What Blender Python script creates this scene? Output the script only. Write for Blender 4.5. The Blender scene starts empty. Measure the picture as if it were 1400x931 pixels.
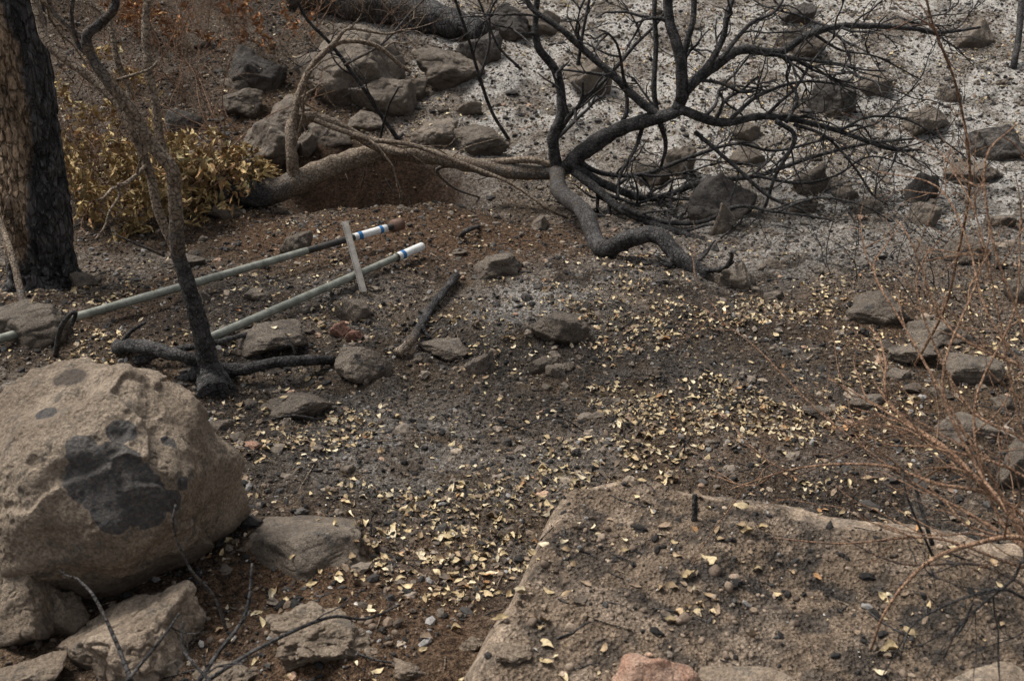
import bpy, bmesh, math, random
import numpy as np
from mathutils import Vector
from mathutils.bvhtree import BVHTree
random.seed(7); rng=np.random.default_rng(7)
scene=bpy.context.scene
scene.view_settings.view_transform='Standard'; scene.view_settings.look='None'; scene.view_settings.exposure=0

# ---------------------------------------------------------------- survey camera
PITCH=math.radians(22); CH=2.2; T=0.466
sp,cp=math.sin(PITCH),math.cos(PITCH)
def ray(px,py):
    c=T*(px-700)/700; u=T*(465.5-py)/700
    return np.array([c, cp+u*sp, -sp+u*cp])
def P(px,py,yw):
    d=ray(px,py); t=yw/d[1]
    return np.array([d[0]*t, yw, CH+d[2]*t])

# ---------------------------------------------------------------- noise
def _h(i,j,k,s):
    n=(i*374761393+j*668265263+k*2147483647+s*1274126177)&0xffffffff
    n=((n^(n>>13))*1274126177)&0xffffffff
    n=(n^(n>>16))
    n=(n*2246822519)&0xffffffff
    return ((n^(n>>15))&0xffffff)/float(0xffffff)*2-1
def vn(x,y,z=0.0,s=0):
    x=np.asarray(x,float);y=np.asarray(y,float);z=np.zeros_like(x)+z
    i=np.floor(x).astype(np.int64);j=np.floor(y).astype(np.int64);k=np.floor(z).astype(np.int64)
    fx,fy,fz=x-i,y-j,z-k
    fx=fx*fx*fx*(fx*(fx*6-15)+10);fy=fy*fy*fy*(fy*(fy*6-15)+10);fz=fz*fz*fz*(fz*(fz*6-15)+10)
    def L(a,b,t): return a+(b-a)*t
    return L(L(L(_h(i,j,k,s),_h(i+1,j,k,s),fx),L(_h(i,j+1,k,s),_h(i+1,j+1,k,s),fx),fy),
             L(L(_h(i,j,k+1,s),_h(i+1,j,k+1,s),fx),L(_h(i,j+1,k+1,s),_h(i+1,j+1,k+1,s),fx),fy),fz)
def vn2(x,y,s=0):
    x=np.asarray(x,float);y=np.asarray(y,float)
    xr=x*0.8-y*0.6; yr=x*0.6+y*0.8
    i=np.floor(xr).astype(np.int64);j=np.floor(yr).astype(np.int64)
    fx,fy=xr-i,yr-j
    fx=fx*fx*fx*(fx*(fx*6-15)+10);fy=fy*fy*fy*(fy*(fy*6-15)+10)
    a=_h(i,j,0,s);b=_h(i+1,j,0,s);c=_h(i,j+1,0,s);d=_h(i+1,j+1,0,s)
    return (a+(b-a)*fx)*(1-fy)+(c+(d-c)*fx)*fy
def fbm2(x,y,f,o,s=0):
    r=0;a=1
    for k in range(o):
        r=r+a*vn2(x*f,y*f,s+k*17); f*=2.03; a*=.5
    return r
def fbm3(p,f,o,s=0,g=.5):
    r=0;a=1
    for k in range(o):
        r=r+a*vn(p[:,0]*f+k*3.1,p[:,1]*f,p[:,2]*f,s+k*17); f*=2.03; a*=g
    return r
def sst(a,b,x):
    t=np.clip((x-a)/(b-a),0,1); return t*t*(3-2*t)

# ---------------------------------------------------------------- terrain functions
def softplus(x,w): 
    q=np.clip(x/w,-40,40); return np.where(x/w>30,x,w*np.log1p(np.exp(q)))
def pitf(x,y): return np.exp(-(((x+1.10)/.80)**2+((y-8.45)/.40)**2)**1.6)
def pitc(x,y): return np.exp(-(((x+1.08)/.78)**2+((y-8.72)/.42)**2)**1.8)
def H(x,y,fine=True):
    x=np.asarray(x,float);y=np.asarray(y,float)
    z=0.33*softplus(y-9.0,.5)
    z=14*np.tanh(z/14)
    z=z+0.35*sst(2.3,.3,y)
    z=z+0.13*softplus(x-3.6,.6)+0.10*softplus(-x-4.2,.6)*sst(5,8,y)
    z=z-0.40*pitf(x,y)
    z=z+0.17*np.exp(-(((x+1.1)/1.2)**2+((y-9.12)/.24)**2))
    z=z+0.07*vn2(x*.55,y*.55,3)+0.045*vn2(x*1.5,y*1.5,5)+0.02*vn2(x*3.6,y*3.6,6)
    if fine:
        z=z+0.015*vn2(x*8,y*8,7)+0.010*vn2(x*18,y*18,8)+0.008*np.abs(vn2(x*38,y*38,9))
    return z
slab_px=[(505,945),(530,890),(552,845),(595,795),(632,755),(665,710),(695,675),(740,645),(830,632),(905,634),(960,652),(1100,672),(1250,688),(1400,710),(1560,745)]
SZ=0.33
poly=[]
for a,b in slab_px:
    d=ray(a,b); t=(SZ-CH)/d[2]; poly.append((d[0]*t,d[1]*t))
poly+= [(2.6,2.0),(2.4,1.0),(-.4,.9),(-.6,1.8)]
poly=np.array(poly)
def sdf(x,y):
    x=np.asarray(x,float);y=np.asarray(y,float)
    best=np.full(x.shape,1e9); ins=np.zeros(x.shape,bool)
    n=len(poly)
    for i in range(n):
        a=poly[i];b=poly[(i+1)%n];e=b-a
        t=np.clip(((x-a[0])*e[0]+(y-a[1])*e[1])/(e@e),0,1)
        best=np.minimum(best,np.hypot(x-a[0]-e[0]*t,y-a[1]-e[1]*t))
        c=((a[1]>y)!=(b[1]>y))&(x<(b[0]-a[0])*(y-a[1])/(b[1]-a[1]+1e-12)+a[0])
        ins^=c
    return np.where(ins,best,-best)
def slab_soil(x,y,s):
    left=sst(.45,-.1,x); far=sst(.35,.9,x)
    band=.09+.15*left+.07*far
    nn=fbm2(x,y,4,4,201)
    return sst(band*.75,band*1.2,s+.06*nn), band
def S(x,y):
    x=np.asarray(x,float);y=np.asarray(y,float)
    s0=sdf(x,y); s=s0+0.035*vn2(x*3.3,y*3.3,41)+0.008*vn2(x*13,y*13,42)
    left=sst(.55,-.15,x)
    w=.085+.20*left
    z=-.20+(.5)*np.clip(sst(-.10,1,s/w),0,1)**.75-.3*sst(0,-.3,s)
    z=z+0.028*vn2(x*2.2,y*2.2,43)+0.014*vn2(x*5,y*5,44)
    soil,_=slab_soil(x,y,s0)
    z=z+soil*(.012+.012*vn2(x*9,y*9,45)+.008*np.abs(vn2(x*22,y*22,46))+.006*np.abs(vn2(x*50,y*50,47)))+(1-soil)*(.004*vn2(x*14,y*14,48)+.003*vn2(x*30,y*12,49))
    z=z-.10*sst(2.7,1.9,y)
    return z
def Z(x,y): return np.maximum(H(x,y),S(x,y))
def G(px,py,slab=True):
    d=ray(px,py); t=np.linspace(1.2,40,6000)
    X,Y,ZZ=d[0]*t,d[1]*t,CH+d[2]*t
    hh=Z(X,Y) if slab else H(X,Y)
    k=np.argmax(ZZ<hh)
    return np.array([X[k],Y[k],float(hh[k])])
def mpp(yw): return yw/0.95*T/700   # metres per reference pixel at that depth

# ---------------------------------------------------------------- mesh helper
def make(name,v,f,mat,attrs=None,smooth=True,parent=None,loc=None):
    v=np.asarray(v,np.float32); f=np.asarray(f,np.int32)
    m=bpy.data.meshes.new(name)
    nf,k=f.shape
    if loc is not None: v=v-np.asarray(loc,np.float32)
    m.vertices.add(len(v)); m.vertices.foreach_set('co',v.ravel())
    m.loops.add(nf*k); m.loops.foreach_set('vertex_index',f.ravel())
    m.polygons.add(nf); m.polygons.foreach_set('loop_start',np.arange(0,nf*k,k,dtype=np.int32))
    m.update(calc_edges=True)
    m.polygons.foreach_set('use_smooth',[smooth]*len(m.polygons))
    for an,(ty,data) in (attrs or {}).items():
        if ty=='C':
            a=m.color_attributes.new(an,'FLOAT_COLOR','POINT')
            dd=np.ones((len(v),4),np.float32); dd[:,:3]=data
            a.data.foreach_set('color',dd.ravel())
        else:
            a=m.attributes.new(an,'FLOAT','POINT'); a.data.foreach_set('value',np.asarray(data,np.float32).ravel())
    o=bpy.data.objects.new(name,m); scene.collection.objects.link(o)
    for mm in (mat if isinstance(mat,list) else [mat]): m.materials.append(mm)
    if parent: o.parent=parent
    if loc is not None: o.location=[float(q) for q in loc]
    return o
def grid(xs,ys):
    X,Y=np.meshgrid(xs,ys); nx,ny=len(xs),len(ys)
    i=np.arange(nx*ny).reshape(ny,nx)
    f=np.stack([i[:-1,:-1],i[:-1,1:],i[1:,1:],i[1:,:-1]],-1).reshape(-1,4)
    return X.ravel(),Y.ravel(),f
_ico={}
def ico(s):
    if s not in _ico:
        bm=bmesh.new(); bmesh.ops.create_icosphere(bm,subdivisions=s,radius=1)
        v=np.array([q.co[:] for q in bm.verts]); f=np.array([[q.index for q in p.verts] for p in bm.faces]); bm.free()
        v/=np.linalg.norm(v,axis=1)[:,None]
        _ico[s]=(v,f)
    return _ico[s]

# ---------------------------------------------------------------- materials
class NT:
    def __init__(s,name):
        s.m=bpy.data.materials.new(name); s.m.use_nodes=True; s.t=s.m.node_tree; s.b=s.t.nodes['Principled BSDF']
        s.b.inputs['Specular IOR Level'].default_value=.25; s.b.inputs['Roughness'].default_value=.9
        s.tc=s.t.nodes.new('ShaderNodeTexCoord')
    def n(s,ty,**k):
        q=s.t.nodes.new(ty)
        for a,b in k.items(): setattr(q,a,b)
        return q
    def l(s,a,b): s.t.links.new(a,b)
    def val(s,x,sock):
        if hasattr(x,'is_linked'): s.l(x,sock)
        else: sock.default_value=x
    def noise(s,scale,detail=3,rough=.55,vec=None):
        q=s.n('ShaderNodeTexNoise'); q.inputs['Scale'].default_value=scale; q.inputs['Detail'].default_value=detail; q.inputs['Roughness'].default_value=rough
        s.l(vec or s.vec,q.inputs['Vector']); return q.outputs['Fac']
    def vor(s,scale,feature='F1',vec=None):
        q=s.n('ShaderNodeTexVoronoi',feature=feature); q.inputs['Scale'].default_value=scale; s.l(vec or s.vec,q.inputs['Vector']); return q.outputs['Distance']
    def ramp(s,x,a,b,v0=0,v1=1):
        q=s.n('ShaderNodeMapRange',interpolation_type='SMOOTHSTEP'); s.l(x,q.inputs['Value'])
        q.inputs['From Min'].default_value=a;q.inputs['From Max'].default_value=b;q.inputs['To Min'].default_value=v0;q.inputs['To Max'].default_value=v1
        return q.outputs['Result']
    def mix(s,f,a,b,mode='MIX'):
        q=s.n('ShaderNodeMix',data_type='RGBA',blend_type=mode)
        s.val(f,q.inputs[0])
        for x,i in ((a,6),(b,7)):
            if hasattr(x,'is_linked'): s.l(x,q.inputs[i])
            else: q.inputs[i].default_value=(*x,1)
        return q.outputs[2]
    def math(s,op,a,b=0):
        q=s.n('ShaderNodeMath',operation=op); s.val(a,q.inputs[0]); s.val(b,q.inputs[1]); return q.outputs[0]
    def attr(s,name):
        q=s.n('ShaderNodeAttribute'); q.attribute_name=name; return q
    def bump(s,h,dist,strength=1,prev=None):
        q=s.n('ShaderNodeBump'); q.inputs['Distance'].default_value=dist; q.inputs['Strength'].default_value=strength
        s.l(h,q.inputs['Height']); 
        if prev: s.l(prev,q.inputs['Normal'])
        return q.outputs['Normal']
    @property
    def vec(s):
        return getattr(s,'_v',None) or s.tc.outputs['Object']

def ground_mat(name='burnt_ground'):
    m=NT(name)
    col=m.attr('Col').outputs['Color']; ash=m.attr('ash').outputs['Fac']; pit_shade=m.attr('pit_shade').outputs['Fac']
    n2=m.noise(42,4,.78); n3=m.noise(130,2,.6)
    c=m.mix(1.0,col,m.mix(m.ramp(n2,.35,.65),(.34,.33,.32),(1.58,1.55,1.5)),'MULTIPLY')
    th=m.math('ADD',n2,m.math('MULTIPLY',ash,.2))
    fl=m.ramp(th,.63,.74)
    c=m.mix(m.math('MULTIPLY',fl,.65),c,(.57,.55,.525))
    ch2=m.ramp(n3,.56,.62)
    c=m.mix(m.math('MULTIPLY',ch2,.8),c,(.022,.019,.018))
    tn=m.ramp(n3,.34,.40,1,0)
    c=m.mix(m.math('MULTIPLY',tn,.45),c,(.31,.24,.16))
    shade_col=m.mix(m.ramp(n2,.35,.65),(.016,.009,.006),(.062,.036,.023))
    c=m.mix(m.math('MULTIPLY',pit_shade,.95),c,shade_col)  # soil in the hollow mixed to a dark brown, its shade painted in
    m.l(c,m.b.inputs['Base Color']); m.b.inputs['Roughness'].default_value=1; m.b.inputs['Specular IOR Level'].default_value=.08
    nb=m.bump(m.math('ADD',n2,m.math('MULTIPLY',n3,.4)),.05,1.0)
    m.l(nb,m.b.inputs['Normal']); return m.m
def rock_mat(name,c1,c2,c3,sc=1.0,bump=1.0,bb=.05,sootc=(.06,.057,.057)):
    m=NT(name)
    oi=m.n('ShaderNodeObjectInfo'); add=m.n('ShaderNodeVectorMath',operation='ADD'); mul=m.n('ShaderNodeVectorMath',operation='SCALE')
    comb=m.n('ShaderNodeCombineXYZ'); m.l(oi.outputs['Random'],comb.inputs[0]); m.l(oi.outputs['Random'],comb.inputs[2])
    m.l(comb.outputs[0],mul.inputs[0]); mul.inputs['Scale'].default_value=40
    m.l(m.tc.outputs['Object'],add.inputs[0]); m.l(mul.outputs[0],add.inputs[1]); m._v=add.outputs[0]
    a=m.noise(3.0*sc,3,.7); b=m.noise(9*sc,4,.7); f=m.noise(60*sc,4,.75)
    c=m.mix(m.ramp(a,.38,.60),c1,c2); c=m.mix(m.ramp(b,.52,.66),c,c3)
    c=m.mix(1.0,c,m.mix(m.ramp(f,.3,.7),(.55,.55,.55),(1.42,1.41,1.4)),'MULTIPLY')
    tone=m.ramp(oi.outputs['Random'],0,1,.8,1.2)
    q=m.n('ShaderNodeCombineXYZ'); [m.l(tone,q.inputs[i]) for i in range(3)]
    c=m.mix(1.0,c,q.outputs[0],'MULTIPLY')
    soot=m.attr('soot').outputs['Fac']
    s2=m.ramp(m.math('ADD',soot,m.math('MULTIPLY',m.math('SUBTRACT',b,.5),1.1)),.34,.56)
    c=m.mix(m.math('MULTIPLY',s2,m.ramp(f,.3,.65,.95,.75)),c,sootc)
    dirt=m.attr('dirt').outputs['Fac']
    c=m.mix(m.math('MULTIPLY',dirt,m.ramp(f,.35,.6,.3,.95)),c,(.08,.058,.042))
    m.l(c,m.b.inputs['Base Color'])
    nb=m.bump(b,bb*bump,.8); nb=m.bump(f,.014*bump,.9,nb)
    m.l(nb,m.b.inputs['Normal']); return m.m
def bark_mat(name,live=(.17,.125,.09),live2=(.29,.23,.17),sc=1.0,bk1=(.018,.017,.017),bk2=(.075,.07,.068),zs=1.,cd=.008):
    m=NT(name); ch=m.attr('char').outputs['Fac']
    if zs!=1:
        mp=m.n('ShaderNodeMapping'); mp.inputs['Scale'].default_value=(1,1,zs); m.l(m.tc.outputs['Object'],mp.inputs['Vector']); m._v=mp.outputs[0]
    n=m.noise(14*sc,3,.7); f=m.noise(80*sc,3,.75); e=m.vor(34*sc,'DISTANCE_TO_EDGE')
    lv=m.mix(m.ramp(n,.38,.62),live,live2)
    lv=m.mix(1.0,lv,m.mix(m.ramp(f,.3,.7),(.4,.4,.4),(1.5,1.5,1.5)),'MULTIPLY')
    bk=m.mix(m.ramp(n,.4,.65),bk1,bk2)
    bk=m.mix(m.math('MULTIPLY',m.ramp(f,.52,.7),.6),bk,(.19,.18,.17))
    k=m.ramp(m.math('ADD',ch,m.math('MULTIPLY',m.math('SUBTRACT',n,.5),.9)),.3,.7)
    c=m.mix(k,lv,bk); c=m.mix(m.ramp(e,0,.08,.5,0),c,(.01,.009,.008))
    m.l(c,m.b.inputs['Base Color']); m.b.inputs['Roughness'].default_value=.8
    nb=m.bump(m.ramp(e,0,.15),cd,.8); nb=m.bump(f,.012,.9,nb)
    m.l(nb,m.b.inputs['Normal']); return m.m
def attr_mat(name,rough=.8,sc=120,bump=.004,lo=.7,hi=1.25):
    m=NT(name); c=m.attr('Col').outputs['Color']; n=m.noise(sc,2,.6)
    c=m.mix(1.0,c,m.mix(m.ramp(n,.3,.7),(lo,lo,lo),(hi,hi,hi)),'MULTIPLY')
    m.l(c,m.b.inputs['Base Color']); m.b.inputs['Roughness'].default_value=rough
    return m.m
M_ground=ground_mat()
M_rock=rock_mat('grey_brown_stone',(.135,.11,.088),(.20,.166,.132),(.10,.09,.081),2.2)
M_rockp=rock_mat('pinkish_stone',(.38,.22,.155),(.46,.31,.23),(.28,.21,.17),2.5)
M_rockd=rock_mat('scorched_stone',(.07,.062,.056),(.12,.105,.092),(.052,.049,.047),2.5)
M_boulder=rock_mat('tan_boulder_stone',(.20,.155,.115),(.285,.228,.172),(.15,.125,.10),1.5,1.3,.02,(.058,.059,.062))
M_bark=bark_mat('scorched_bark'); M_bigbark=bark_mat('burnt_trunk_bark',(.13,.09,.06),(.29,.205,.135),.75,zs=.4,cd=.03)
M_twig=bark_mat('dry_twig_bark',(.27,.155,.095),(.42,.26,.165),2)
M_leaf=attr_mat('dry_leaf',.75,90); M_peb=attr_mat('pebble_stone',.9,150)

# ---------------------------------------------------------------- ground sheet
def axis(lo,hi,step,ext,n):
    c=np.arange(lo,hi,step); g=np.cumsum(step*np.geomspace(1.1,ext/ n*2.6/step*1.0,n))
    return np.concatenate([(lo-g)[::-1],c,hi+g])
xs=axis(-6.5,6.5,.0165,120,70); ys=axis(2.0,13.2,.0145,120,70)
X,Y,F=grid(xs,ys)
Zg=H(X,Y)
s_=sdf(X,Y); Zg=np.where(s_>.2,np.minimum(Zg,-.05+0*Zg),Zg)
def L3(a,b,t): return a+(np.asarray(b)-a)*t[:,None]
def ground_col(x,y):
    n=fbm2(x,y,1.1,5,101); n2=fbm2(x,y,3.4,4,131); n4=fbm2(x,y,9,3,161)
    c=np.tile(np.array([.112,.084,.061]),(len(x),1))
    c=L3(c,[.050,.042,.036],sst(-.2,.45,n+.3*n4)); c=L3(c,[.16,.114,.078],sst(.1,.9,n2)*.8)
    grey=sst(.15,.9,fbm2(x,y,1.7,4,171)+.25*n4)
    c=L3(c,[.23,.213,.196],grey*.55)
    ash=.3*grey
    w=sst(7.2,9.5,y+.30*x+.45*n)*sst(-1.6,.4,x+.3*(y-9)+.3*n2)
    w2=w*(.32+.68*sst(-.5,.4,n2+.4*n+.5*n4))
    c=L3(c,[.69,.66,.62],w2*.93); ash=np.maximum(ash,w2)
    pb=w*sst(.15,.7,fbm2(x,y,2.3,4,191)+.3*n4)*.6
    c=L3(c,[.16,.13,.105],pb); ash=ash*(1-.6*pb)
    for (a,b,r,k) in ((725,405,.45,.75),(880,350,.5,.6),(1100,320,.8,.55),(500,610,.35,.6),(470,395,.35,.45),(620,590,.5,.35),(1010,330,.5,.55),(190,100,1.0,.6),(880,520,.5,.3),(360,400,.5,.3)):
        g=G(a,b); e=np.exp(-((x-g[0])**2+((y-g[1])*.8)**2)/r**2)*k*sst(-.5,.4,n2+.3+.3*n4)
        c=L3(c,[.40,.385,.365],e); ash=np.maximum(ash,e)
    for (a,b,rx,ry,k) in ((540,315,1.35,.75,1.1),(430,310,.8,.4,.7),(700,330,1.1,.35,.6),(450,850,.8,.6,.9),(60,420,1.2,.5,.5),(1150,600,1.0,.5,.5),(1250,440,1.1,.7,.4),(300,180,1.6,1.2,.7)):
        g=G(a,b); e=np.exp(-(((x-g[0])/rx)**2+((y-g[1])/ry)**2))*k
        e=np.clip(e*(1.25+.5*n2),0,1)
        c=L3(c,[.125,.078,.050],e); ash=ash*(1-e)
    for (a,b,rx,ry,k) in ((330,400,.6,.25,.8),(200,445,.5,.3,.6),(420,375,.4,.2,.7),(700,500,.9,.45,.7),(850,480,.9,.4,.6),(380,620,.5,.3,.7),(1000,540,.8,.3,.6),(330,560,.4,.3,.8),(830,700,.5,.3,.4),(760,560,.6,.25,.6),(500,680,.4,.2,.5)):
        g=G(a,b); e=np.exp(-(((x-g[0])/rx)**2+((y-g[1])/ry)**2))*k*sst(-.6,.3,n2+.4*n4)
        c=L3(c,[.032,.028,.026],e); ash=ash*(1-.6*e)
    pit_shade=np.clip(pitc(x,y)*1.3*(1+.2*n4),0,1); ash=ash*(1-pit_shade)  # shade of the hollow under the fallen trunk, painted into the ground colour
    e=sst(-1.8,-3.2,x)*sst(8.3,9.3,y)*.55
    c=L3(c,[.075,.052,.036],e); ash=ash*(1-.6*e)
    return c,ash,pit_shade
C,A,PSh=ground_col(X,Y)
ground=make('ground',np.stack([X,Y,Zg],1),F,M_ground,{'Col':('C',C),'ash':('F',A),'pit_shade':('F',PSh)})

# ---------------------------------------------------------------- foreground slab
sx=np.arange(poly[:,0].min()-.3,poly[:,0].max()+.3,.008); sy=np.arange(.7,poly[:,1].max()+.3,.008)
X,Y,F=grid(sx,sy); zz=S(X,Y); s_=sdf(X,Y)
n=fbm2(X,Y,4,5,201); n2=fbm2(X,Y,1.6,3,211); n3=fbm2(X,Y,14,3,221)
soil,_=slab_soil(X,Y,s_)
c=np.tile(np.array([.245,.19,.142]),(len(X),1)); c=L3(c,[.175,.14,.108],sst(-.3,.6,n)); c=L3(c,[.12,.10,.083],sst(.2,.8,n3)*.6)
cs=np.tile(np.array([.155,.116,.084]),(len(X),1)); cs=L3(cs,[.080,.064,.051],sst(-.1,.6,n3+.5*n)); cs=L3(cs,[.22,.17,.128],sst(.3,.95,fbm2(X,Y,7,3,231)))
def charslab(x,y):
    e=0
    for a,b,r,k in ((1000,770,.28,1.),(1120,800,.25,.9),(930,720,.2,.7),(1250,820,.3,.8),(780,720,.12,.7),(1060,730,.2,.8),(900,830,.15,.5)):
        g=G(a,b); e=np.maximum(e,k*np.exp(-((x-g[0])**2+(y-g[1])**2)/r**2))
    return e
ce=charslab(X,Y); cs=L3(cs,[.038,.034,.031],ce*.85*sst(-.35,.35,n3+.5*n))
c=c*(1-soil[:,None])+cs*soil[:,None]
def slab_mat():
    m=NT('soil_covered_stone'); col=m.attr('Col').outputs['Color']; so=m.attr('ash').outputs['Fac']
    n1=m.noise(22,4,.7); n2=m.noise(100,3,.75); v=m.vor(80)
    c=m.mix(1.0,col,m.mix(m.ramp(n1,.3,.7),(.62,.62,.62),(1.32,1.32,1.32)),'MULTIPLY')
    c=m.mix(1.0,c,m.mix(m.ramp(n2,.3,.7),(.5,.5,.5),(1.5,1.5,1.5)),'MULTIPLY')
    m.l(c,m.b.inputs['Base Color']); m.b.inputs['Roughness'].default_value=1; m.b.inputs['Specular IOR Level'].default_value=.1
    nb=m.bump(n1,.014,.8); nb=m.bump(n2,.009,.9,nb); nb=m.bump(m.math('MULTIPLY',v,so),.015,.9,nb); m.l(nb,m.b.inputs['Normal']); return m.m
make('flat_boulder',np.stack([X,Y,zz],1),F,slab_mat(),{'Col':('C',c),'ash':('F',soil)})

# ---------------------------------------------------------------- rocks
rockV=[];rockF=[];rn=[0]
def rock_shape(s,seed,p=11,rough=.05,planes=13,jit=.42):
    r=np.random.default_rng(seed); d,f=ico(s)
    k=np.arange(planes)+.5; ph=np.arccos(1-2*k/planes); th=math.pi*(1+5**.5)*k
    N=np.stack([np.cos(th)*np.sin(ph),np.sin(th)*np.sin(ph),np.cos(ph)],1)+r.normal(0,.30,(planes,3)); N/=np.linalg.norm(N,axis=1)[:,None]
    q=r.normal(size=4); q/=np.linalg.norm(q); w,x,y,z=q
    N=N@np.array([[1-2*(y*y+z*z),2*(x*y-z*w),2*(x*z+y*w)],[2*(x*y+z*w),1-2*(x*x+z*z),2*(y*z-x*w)],[2*(x*z-y*w),2*(y*z+x*w),1-2*(x*x+y*y)]])
    hh=1-jit*r.random(planes)
    dw=d+.10*np.stack([fbm3(d+9,1.6,2,seed%91),fbm3(d+19,1.6,2,seed%83),fbm3(d+29,1.6,2,seed%79)],1)
    a=np.maximum(dw@N.T,0)/hh
    rad=(a**p).sum(1)**(-1/p)
    v=d*rad[:,None]
    o=r.random(3)*50
    q=v+o
    disp=rough*fbm3(q,2.2,4,seed%97,.55)
    ridge=-rough*.9*(1-np.clip(np.abs(fbm3(q,2.6,2,seed%89+5)),0,1))**7
    v=v*(1+disp+ridge)[:,None]
    v=v-(v.max(0)+v.min(0))[None]/2
    v/= (np.abs(v).max(0)[None,:])
    return v,f
def add_rock(px,base,w,h,mat=None,seed=None,s=None,p=24,name='rock',bury=.36,rough=.06,yaw=0.,soot=0.,deep=.8,dirtk=1.,Hf=None):
    g=G(px,base); m=mpp(g[1]); a=math.atan2(CH-g[2],g[1])
    W=w*m; D=W*deep; Hh=max((h*m-D*.62*math.sin(a))/math.cos(a),.26*W)
    if Hf: Hh=Hf
    seed=seed or int(px*7+base*13); s=s or (6 if w>60 else 5)
    v,f=rock_shape(s,seed,p,rough)
    tz=Hh/(1-bury)/2*1.0
    v=v*np.array([W/2,D/2,tz])
    if yaw:
        c_,s_=math.cos(yaw),math.sin(yaw); v=v@np.array([[c_,s_,0],[-s_,c_,0],[0,0,1]])
    cy=g[1]+D*.42; gz=float(H(g[0],cy,False)) if g[2]<.2 or g[1]>4 else g[2]
    gz=max(gz-.0,float(Z(np.array([g[0]]),np.array([cy]))[0])*1.0-.03) if g[1]<4 else gz
    c=np.array([g[0],cy,gz+tz-2*tz*bury])
    v=v+c
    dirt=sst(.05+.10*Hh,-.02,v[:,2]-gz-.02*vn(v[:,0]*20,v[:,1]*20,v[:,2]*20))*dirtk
    so=np.full(len(v),soot)
    rockV.append(v); rockF.append(f+rn[0]); rn[0]+=len(v)
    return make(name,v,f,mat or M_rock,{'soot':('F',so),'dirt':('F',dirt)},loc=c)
R=[(400,575,110,42),(495,530,82,58),(480,441,52,36),(400,351,50,34),(355,492,120,44),(680,379,72,36),(770,474,96,52),
(655,512,44,38),(605,493,72,26),(570,497,42,20),(1210,447,96,52),(1290,477,95,48),(1010,397,62,42),(990,322,38,44),
(930,243,44,42),(893,257,50,32),(658,216,74,42),(592,206,64,36),(362,240,88,64),(330,233,36,26),
(322,165,64,34),(388,178,66,42),(418,215,30,28),(612,124,96,46),(560,140,46,30),(1110,267,50,42),(1268,310,42,34),
(1340,252,82,28),(1275,190,62,38),(1200,132,52,32),(1335,67,52,34),(1020,196,40,26),(1100,80,64,34),(805,132,62,42),
(1325,362,64,38),(1190,292,42,24),(1395,415,44,54),(1340,525,90,46),(1255,505,70,34),(1335,600,96,50),(1400,665,80,70),
(1100,292,40,22),(742,315,32,22),(565,645,26,20),(1160,280,36,24),(1060,410,30,16),(250,365,60,24),
(110,395,40,26),(270,415,34,24),(1120,575,44,18),(1190,560,60,22),(1375,310,40,24),(1300,140,34,20),(830,555,26,14),(350,412,40,14),(20,475,130,64),(1060,370,34,18),
(450,200,60,34),(500,180,50,26),(300,300,60,26),(640,160,40,20),(280,240,60,34),(340,280,44,20)]
for r in R: add_rock(*r, soot=(0,.15,.3)[(r[0]*3+r[1])%3])
for r in [(990,302,96,68),(1140,162,66,46),(1372,222,72,46),(1265,276,50,42),(1092,36,48,26),(345,128,84,56),(695,58,80,44),(655,90,60,36),(245,180,50,30)]:
    add_rock(*r,mat=M_rockd,p=26)
add_rock(472,150,150,98,s=7,p=14,soot=.2); add_rock(520,165,90,50); add_rock(740,50,50,30)
add_rock(341,613,30,15,mat=M_rockp,p=16); 
for i,(a,b,w,h) in enumerate([(738,512,34,22),(760,516,30,20),(752,500,26,18),(775,508,22,14),(728,498,20,14),(1230,520,40,20),(1215,480,30,18),(1290,545,40,20),(1160,600,34,16),(1380,560,40,26),(1250,540,30,14)]): add_rock(a,b,w,h,p=26)
# foreground stones
add_rock(385,800,250,100,mat=M_rock,s=7,p=30,bury=.55,rough=.025,deep=.95,dirtk=.6,Hf=.10,seed=77,yaw=-.35)
add_rock(5,885,130,150,mat=M_boulder,s=7,bury=.25,p=16); add_rock(80,872,90,78,mat=M_boulder,s=6)
add_rock(150,960,270,160,mat=M_boulder,s=7,rough=.09,p=18,seed=41); add_rock(425,925,190,105,mat=M_boulder,s=7,p=20,rough=.16,soot=.1); add_rock(298,590,44,24)
add_rock(300,960,110,40,mat=M_boulder,s=6,rough=.1); add_rock(30,950,110,60,mat=M_boulder,s=6)
add_rock(905,985,160,112,mat=M_rockp,s=7,p=30,seed=5,rough=.03,dirtk=.3); add_rock(1050,985,200,98,mat=M_boulder,s=7,p=20,rough=.04,dirtk=.3); add_rock(1365,985,170,98,mat=M_boulder,s=7,p=16,dirtk=.3)
for a,b,w,h in ((640,890,50,28),(700,910,66,36),(560,930,60,30),(500,905,50,24)): add_rock(a,b,w,h,mat=M_boulder,rough=.16,dirtk=0,p=14)

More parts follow.
